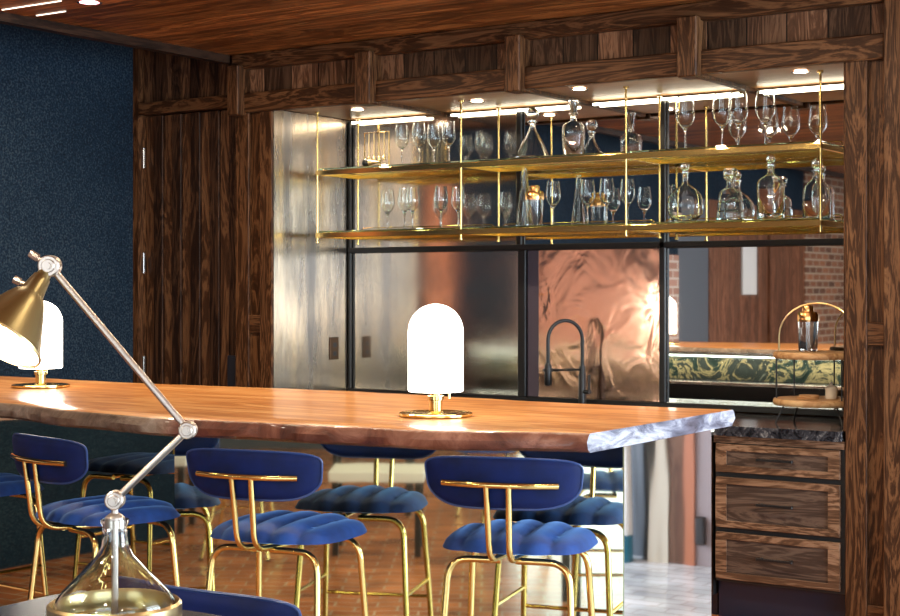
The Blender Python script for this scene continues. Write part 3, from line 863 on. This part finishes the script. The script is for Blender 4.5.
# ================================================================== GLASS SHELVES
SX0, SX1, SYF, SYB = -5.30, -2.376, 6.64, 7.03
RX = (-5.29, -4.33, -3.365, -2.382)
unit = thing('hanging_rod_frame', 'thin brass rods hanging from the soffit to carry the shelves', 'shelf frame', (-3.84, 6.83, 1.79))
for x in RX:
    for y in (SYF + .006, SYB - .006):
        MB().tube([(x + 3.84, y - 6.83, -.02), (x + 3.84, y - 6.83, .708)], .0055, 10).build('rod', brass, unit)
        MB().lathe([(0, -.028), (.009, -.026), (.009, -.018), (0, -.016)], (x + 3.84, y - 6.83, 0), 12).build('rod_finial', brass, unit)
        MB().cyl((x + 3.84, y - 6.83, .698), .014, .01, 14).build('rod_cap', brass, unit)
def shelf(z, label):
    t = thing('glass_shelf', label, 'shelf', (-3.84, 6.83, z - .03), 0)
    a, b_, f, r = SX0 + 3.84, SX1 + 3.84, SYF - 6.83, SYB - 6.83
    for y in (f, r - .012):
        MB().box(a, b_, y, y + .012, 0, .027, 0, .002).build('frame_rail', brass, t)
    for x in (a,) + tuple(q + 3.84 - .006 for q in RX[1:3]) + (b_ - .012,):
        MB().box(x, x + .012, f + .013, r - .013, 0, .027, 0, .002).build('frame_rail', brass, t)
    for x0, x1 in zip(RX, RX[1:]):
        MB().box(x0 + 3.84 + .004, x1 + 3.84 - .004, f + .003, r - .003, .0275, .0375, 0, .001).build('glass_pane', green_glass, t)
        q0, q1 = x0 + 3.84 + .045, x1 + 3.84 - .02
        zz = .065
        MB().tube([(q0, r - .03, .038), (q0, r - .03, zz), (q1, r - .03, zz), (q1, r - .03, .038)], .003, 6, fillet=.02).build('guard_rail', brass, t)
    return z - .03 + .0375
ZU = shelf(2.172, 'upper brass-framed glass shelf hanging in the niche')
ZL = shelf(1.822, 'lower brass-framed glass shelf hanging in the niche')

# ---- glassware
def wine_profile(h, rb, rt, stem=.42):
    zb = h * stem; H_ = h - zb
    p = [(0, 0), (rb * .85, 0), (rb * .86, .002), (.006, .008), (.0042, .02), (.0042, zb - .01), (.008, zb)]
    for i in range(1, 11):
        u = i / 10; p.append((rb * math.sin(min(1, u / .5) * PI / 2) if u <= .5 else rb + (rt - rb) * ((u - .5) / .5) ** 1.4, zb + H_ * (1 - math.cos(u * PI / 2)) if u < .0 else zb + H_ * u ** 1.15))
    q = []
    for r, z in p[:6:-1]: q.append((max(r - .0016, 0), z if z > zb + .004 else zb + .004))
    q.append((0, zb + .005))
    return p + q
def glassware(name, prof, loc, label, cat, group=None, n=24, sx=1, sy=1):
    o = MB().lathe(prof, n=n, sx=sx, sy=sy).build(name, glass, None, recenter=False)
    o.location = loc
    return tag(o, label, cat, group)
GU = 'wine glasses on the upper shelf'; GL = 'wine glasses on the lower shelf'
sw = glassware('wine_glass', wine_profile(.232, .040, .031, .40), (-4.819, 6.80, ZU), 'first small wine glass right of the hanging tools, upper shelf', 'glass', GU)
def gdup(src, loc, label, group=None, rz=0):
    o = src.copy(); COL.objects.link(o); o.location = loc; o['label'] = label
    if group: o['group'] = group
    o.rotation_euler = (0, 0, rz)
    return o
gdup(sw, (-4.690, 6.78, ZU), 'front small wine glass of the touching pair, upper shelf left')
gdup(sw, (-4.66, 6.88, ZU), 'rear small wine glass of the touching pair, upper shelf left')
gdup(sw, (-4.508, 6.80, ZU), 'small wine glass just left of the second hanging rod, upper shelf')
bw = glassware('wine_glass', wine_profile(.268, .049, .037, .38), (-3.12, 6.80, ZU), 'large wine glass standing alone left on the right bay, upper shelf', 'glass', GU)
gdup(bw, (-2.935, 6.82, ZU), 'large wine glass left of the three close ones, upper shelf right')
gdup(bw, (-2.835, 6.78, ZU), 'large wine glass in the middle of the close three, upper shelf right')
gdup(bw, (-2.695, 6.77, ZU), 'large wine glass nearest the right end of the upper shelf')
for x, y, lb in ((-4.96, 6.86, 'wine glass at the far left end of the lower shelf'), (-4.80, 6.80, 'second wine glass from the left on the lower shelf'), (-4.72, 6.76, 'third wine glass from the left on the lower shelf, in front of its pair'),
                 (-4.553, 6.79, 'wine glass left of the second hanging rod, lower shelf, front of two'), (-4.50, 6.88, 'wine glass left of the second hanging rod, lower shelf, rear of two'),
                 (-3.856, 6.79, 'wine glass right beside the copper-capped shaker, lower shelf'),
                 (-3.66, 6.80, 'wine glass in the gap right of the shaker group, lower shelf'), (-3.54, 6.78, 'wine glass just left of the third hanging rod, lower shelf front'), (-3.47, 6.87, 'wine glass just left of the third hanging rod, lower shelf rear')):
    gdup(sw, (x, y, ZL), lb, GL)
def shell(outer, t=.0035, floor_=.014):
    inner = [(max(r - t, 0), max(z, floor_)) for r, z in outer[::-1] if z > 0 or r > 0]
    inner = [q for q in inner if q[0] > 0]
    return outer + inner + [(0, floor_)]
# pyramid decanter
def stop_ball(r, z): return [(0, z - .03), (.011, z - .03), (.013, z), (.016, z + .004), (.010, z + .008)] + [(r * math.sin(a), z + .006 + r + -r * math.cos(a)) for a in [PI * k / 8 for k in range(2, 8)]] + [(0, z + .006 + 2 * r)]
def decanter(name, loc, body, stopper, label, n=24, sx=1, sy=1, capm=None):
    t = thing(name, label, 'decanter', loc)
    MB().lathe(body, n=n, sx=sx, sy=sy, smooth=n > 10).build('bottle', glass, t)
    MB().lathe(stopper, n=20 if n > 10 else 8).build('stopper', capm or glass, t)
    return t
decanter('decanter', (-3.985, 6.80, ZU), shell([(0, 0), (.088, 0), (.092, .012), (.058, .085), (.022, .150), (.018, .165), (.018, .19), (.026, .194), (.026, .20)]),
         stop_ball(.033, .201), 'pyramid-shaped glass decanter with a ball stopper, upper shelf')
decanter('decanter', (-3.742, 6.80, ZU), shell([(0, 0), (.052, 0), (.058, .01), (.064, .13), (.062, .155), (.045, .175), (.020, .185), (.017, .20), (.017, .218), (.026, .222), (.026, .228)]),
         [(0, .20), (.012, .20), (.013, .229), (.016, .235), (.027, .285), (.026, .292), (0, .292)], 'tall square-shouldered glass decanter with flared stopper, upper shelf', sy=.8)
decanter('decanter', (-3.12, 6.80, ZL), shell([(0, 0), (.045, 0), (.055, .006), (.088, .04), (.096, .085), (.086, .13), (.055, .165), (.024, .185), (.017, .20), (.017, .235), (.022, .24), (.022, .246)]),
         stop_ball(.021, .247), 'round disc-shaped glass decanter with long neck, lower shelf', sy=.6)
tier = [(0, 0), (.058, 0), (.068, .008), (.066, .045), (.058, .05), (.064, .058), (.062, .09), (.054, .095), (.060, .102), (.056, .135), (.044, .150), (.024, .160), (.02, .172), (.02, .20), (.03, .206), (.03, .212)]
decanter('decanter', (-2.884, 6.80, ZL), shell(tier), [(0, .19), (.014, .19), (.016, .213), (.034, .222), (.036, .245), (.028, .255), (0, .258)], 'stacked-ring glass decanter with wide stopper, lower shelf')
decanter('decanter', (-2.672, 6.78, ZL), shell([(0, 0), (.058, 0), (.065, .008), (.065, .17), (.055, .195), (.025, .212), (.017, .222), (.017, .25), (.022, .254), (.022, .26)], floor_=.03),
         stop_ball(.021, .261), 'tall cylindrical glass decanter with round shoulders, lower shelf')
decanter('decanter', (-2.452, 6.79, ZL), shell([(0, 0), (.058, 0), (.064, .008), (.066, .10), (.058, .15), (.030, .18), (.019, .19), (.018, .215), (.022, .22), (.022, .226)]),
         stop_ball(.024, .227), 'bell-shouldered glass decanter beside the right hanging rod, lower shelf')
cone = glassware('carafe', shell([(0, 0), (.046, 0), (.048, .006), (.013, .30), (.012, .312)], .003, .01), (-4.05, 6.83, ZL), 'tall narrow cone-shaped glass carafe, lower shelf', 'carafe')
def shaker(loc, label):
    t = thing('cocktail_shaker', label, 'shaker', loc, 0)
    MB().lathe(shell([(0, 0), (.040, 0), (.043, .006), (.047, .13), (.047, .14)], .003, .012), n=24).build('glass_body', glass, t)
    MB().lathe([(0, .138), (.049, .138), (.05, .142), (.05, .172), (.044, .182), (.027, .186), (.027, .205), (.023, .212), (0, .213)], n=24).build('cap', amber, t)
    return t
shaker((-3.955, 6.77, ZL), 'glass cocktail shaker with copper cap beside the cone carafe, lower shelf')
# hanging bar tools
bt = thing('bar_tool_stand', 'brass stand with thin hanging bar tools at the left end of the upper shelf', 'tool stand', (-5.02, 6.84, ZU))
MB().box(-.10, .10, -.03, .03, 0, .010, 0, .003).build('base', brass, bt)
MB().tube([(-.085, 0, .01), (-.085, 0, .205), (.085, 0, .205), (.085, 0, .01)], .004, 8).build('frame', brass, bt)
for i, x in enumerate((-.05, -.015, .02, .055)):
    MB().tube([(x, -.006, .20), (x, -.006, .07)], .003, 8).lathe([(0, 0), (.008, .004), (.010, .014), (.006, .026), (0, .03)], (x, -.006, .045), 12).build('hanging_tool', brass_soft, bt)
jg = thing('jigger', 'black ball strainer with brass cone handle lying on the upper shelf', 'bar tool', (-4.985, 6.72, ZU))
MB().lathe([(0, 0)] + [(.024 * math.sin(PI * k / 10), .024 - .024 * math.cos(PI * k / 10)) for k in range(1, 10)] + [(0, .048)], (-.02, 0, .0), 20).build('ball', black, jg)
MB().lathe([(0, 0), (.018, .002), (.010, .03), (.006, .05), (.010, .075), (0, .078)], (0, 0, .024), 16, axis=(1, .1, .05)).build('handle', brass_soft, jg)

# ================================================================== TIERED WOOD STAND ON THE WORKTOP
ts = thing('tiered_stand', 'two-tier round wood slice stand with brass hoop handle on the worktop', 'stand', (-2.43, 6.74, .885))
def slice_(z, r):
    m = MB()
    pr = [(0, 0), (r - .006, 0), (r, .006), (r + .002, .018), (r - .004, .03), (0, .03)]
    m.lathe(pr, (0, 0, z), 40)
    return m
slice_(.085, .20).build('lower_tier', slice_wood, ts)
slice_(.300, .20).build('upper_tier', slice_wood, ts)
for a in (25, 145, 205, 325):
    x, y = .185 * math.cos(math.radians(a)), .185 * math.sin(math.radians(a))
    MB().tube([(x, y, .113), (x, y, .301)], .004, 8).build('strut', black, ts)
    MB().tube([(x * .8, y * .8, .087), (x * 1.02, y * 1.02, 0)], .005, 8).build('foot', black, ts)
arc = [(-.185, 0, .329)] + [(-.185 * math.cos(PI * k / 14), 0, .40 + .155 * math.sin(PI * k / 14)) for k in range(15)] + [(.185, 0, .329)]
MB().tube(arc, .0045, 8).build('handle', brass_soft, ts)
s_ = shaker((-2.475, 6.74, .885 + .331), 'glass cocktail shaker with copper cap on the top tier of the wood stand')
cst = thing('coaster_stack', 'two round wood coasters stacked on the lower tier of the stand', 'coasters', (-2.46, 6.70, 1.001))
MB().cyl((0, 0, 0), .05, .008, 24, b=.001).build('coaster', slice_wood, cst); MB().cyl((.004, .003, .0085), .046, .008, 24, b=.001).build('coaster', slice_wood, cst)
sj = thing('sugar_jar', 'small pale jar with rounded lid on the lower tier of the stand', 'jar', (-2.36, 6.73, 1.001))
MB().lathe([(0, 0), (.024, 0), (.027, .005), (.027, .04), (0, .04)], n=20).build('body', cream, sj)
MB().lathe([(0, .0405), (.028, .0405), (.027, .052), (.015, .062), (.006, .064), (.008, .074), (0, .078)], n=20).build('lid', cream, sj)

# ================================================================== ROOM SEEN IN THE MIRRORS
# board leaning on the blue wall (seen in the left mirror)
bd = MB(); out = []
for k in range(0, 9):
    a = PI * k / 8; out.append((.15 * math.cos(a), 2.05 + .10 * math.sin(a)))
pts = [(.20, 0)] + out + [(-.20, 0)]
vs = [(-.0, y, z) for y, z in pts] + [(.03, y, z) for y, z in pts]
n_ = len(pts)
bd.add(vs, [tuple(range(n_))[::-1], tuple(range(n_, 2 * n_))] + [(i, (i + 1) % n_, n_ + (i + 1) % n_, n_ + i) for i in range(n_)])
o = bd.build('wood_board', board_wood, None, recenter=False); o.location = (-6.475, 4.66, .25)
tag(o, 'tall orange wood board with rounded top, seen in the left mirror', 'board')
# panelled wall parts on the left side behind the camera
struct('wall_left_panelling', MB().box(-6.6, -6.47, -3.25, -2.15, 0, 2.45).box(-6.6, -6.47, -1.05, -.45, 0, 2.45), brown_wood, label='brown wood panelled wall')
struct('wall_left_grey', MB().box(-6.6, -6.48, -.45, .30, 0, 2.45), pewter)
d3 = MB().box(-6.56, -6.50, -2.15, -1.05, 0, 2.45)
struct('door_3', d3, brown_wood, label='worn brown door')
tag(MB().box(-6.49, -6.47, -1.75, -1.35, 1.45, 2.0).build('wall_picture', white_paint), 'plain white notice on the brown door seen in the right mirror', 'notice')
# stripes of the corridor seen in the bar end
struct('wall_back_right', MB().box(-1.55, 2.3, 7.7, 7.8, 0, 3.2), pewter)
struct('trim_12', MB().box(-.66, -.54, 7.6, 7.7, 0, 2.8), mauve)
tag(MB().box(-.60, -.552, 7.56, 7.598, .12, .27, 0, .004).build('wall_box', black), 'small black box low on the corridor wall, reflected in the bar end', 'box')
struct('trim_13', MB().box(-.54, -.47, 7.58, 7.7, 0, 2.8), orange)
struct('trim_14', MB().box(-.47, -.36, 7.59, 7.7, 0, 2.8), wood('mid_brown', (.06, .03, .02), (.14, .07, .045), (.2, .11, .07)))
struct('trim_15', MB().box(-.36, -.28, 7.57, 7.7, 0, 2.8), cream)
struct('trim_16', MB().box(-.28, -.21, 7.6, 7.7, 0, 2.8), blackm)
struct('trim_17', MB().box(-1.0, -.66, 7.6, 7.7, 0, 2.8), brown_wood)
cm = thing('round_column', 'white round column with teal foot reflected in the steel bar end', 'column', (-.15, 7.5, 0))
MB().cyl((0, 0, 0), .064, .15, 24).build('foot', teal, cm); MB().cyl((0, 0, .15), .062, 2.65, 24).build('shaft', white_paint, cm)
# low tables and chairs of the dining room, reflected in the bar front
def low_table(loc, label, top=white_paint, w=.27, h=.48):
    t = thing('low_table', label, 'table', loc, 0, 'white low tables reflected in the bar front')
    MB().box(-w, w, -w * .8, w * .8, h - .06, h, 0, .006).build('tabletop', top, t)
    for sx in (-1, 1):
        for sy in (-1, 1): MB().box(sx * w * .85 - .02, sx * w * .85 + .02, sy * w * .65 - .02, sy * w * .65 + .02, 0, h - .061).build('leg', blackm, t)
    return t
low_table((-3.0, -.45, 0), 'white topped low table in the dining room, nearer the bar')
low_table((-3.15, -2.0, 0), 'white topped low table in the dining room, farther from the bar')
low_table((-4.5, -1.2, 0), 'white topped low table in the dining room, near the brown door')
dc = make_stool(.46, 'brass dining chair right of the nearer white table', 'dining chairs reflected in the bar front', 'dining_chair', cat='chair')
dc.location = (-2.25, -.4, 0); dc.rotation_euler.z = PI / 2
dup(dc, (-3.75, -.3, 0), -PI / 2, 'brass dining chair left of the nearer white table')
dup(dc, (-2.4, -2.0, 0), PI / 2, 'brass dining chair right of the farther white table')
dup(dc, (-4.5, -.4, 0), PI, 'brass dining chair at the table near the brown door')

# discs of the added dining room fill lamps, then the downlights over the bar
for i, (x, y) in enumerate(FILL_LAMPS):
    downlight(x, y, 2.818, 'added fill lamp in the ceiling over the dining room', 'added dining room fill lamps', down_e, .05)
for i, x in enumerate((-5.2, -4.2, -3.1, -2.0)):
    downlight(x, 4.86, 2.818, ['rosy recessed downlight near the left ceiling edge', 'recessed ceiling downlight above the left part of the bar aisle', 'recessed ceiling downlight above the middle of the bar aisle', 'recessed ceiling downlight above the right bar end'][i], 'ceiling downlights over the bar', red_e if i == 0 else down_e, .045)
for y, xa, xb, lb in ((4.76, -5.68, -5.28, 'thin glowing line in the ceiling boards at the top left corner'), (4.95, -5.66, -5.46, 'short glowing line in the ceiling near its left edge')):
    tag(MB().box(xa, xb, y, y + .006, 2.8165, 2.8195).build('glow_line', line_e), lb, 'light')  # thin emissive boxes along the ceiling boards
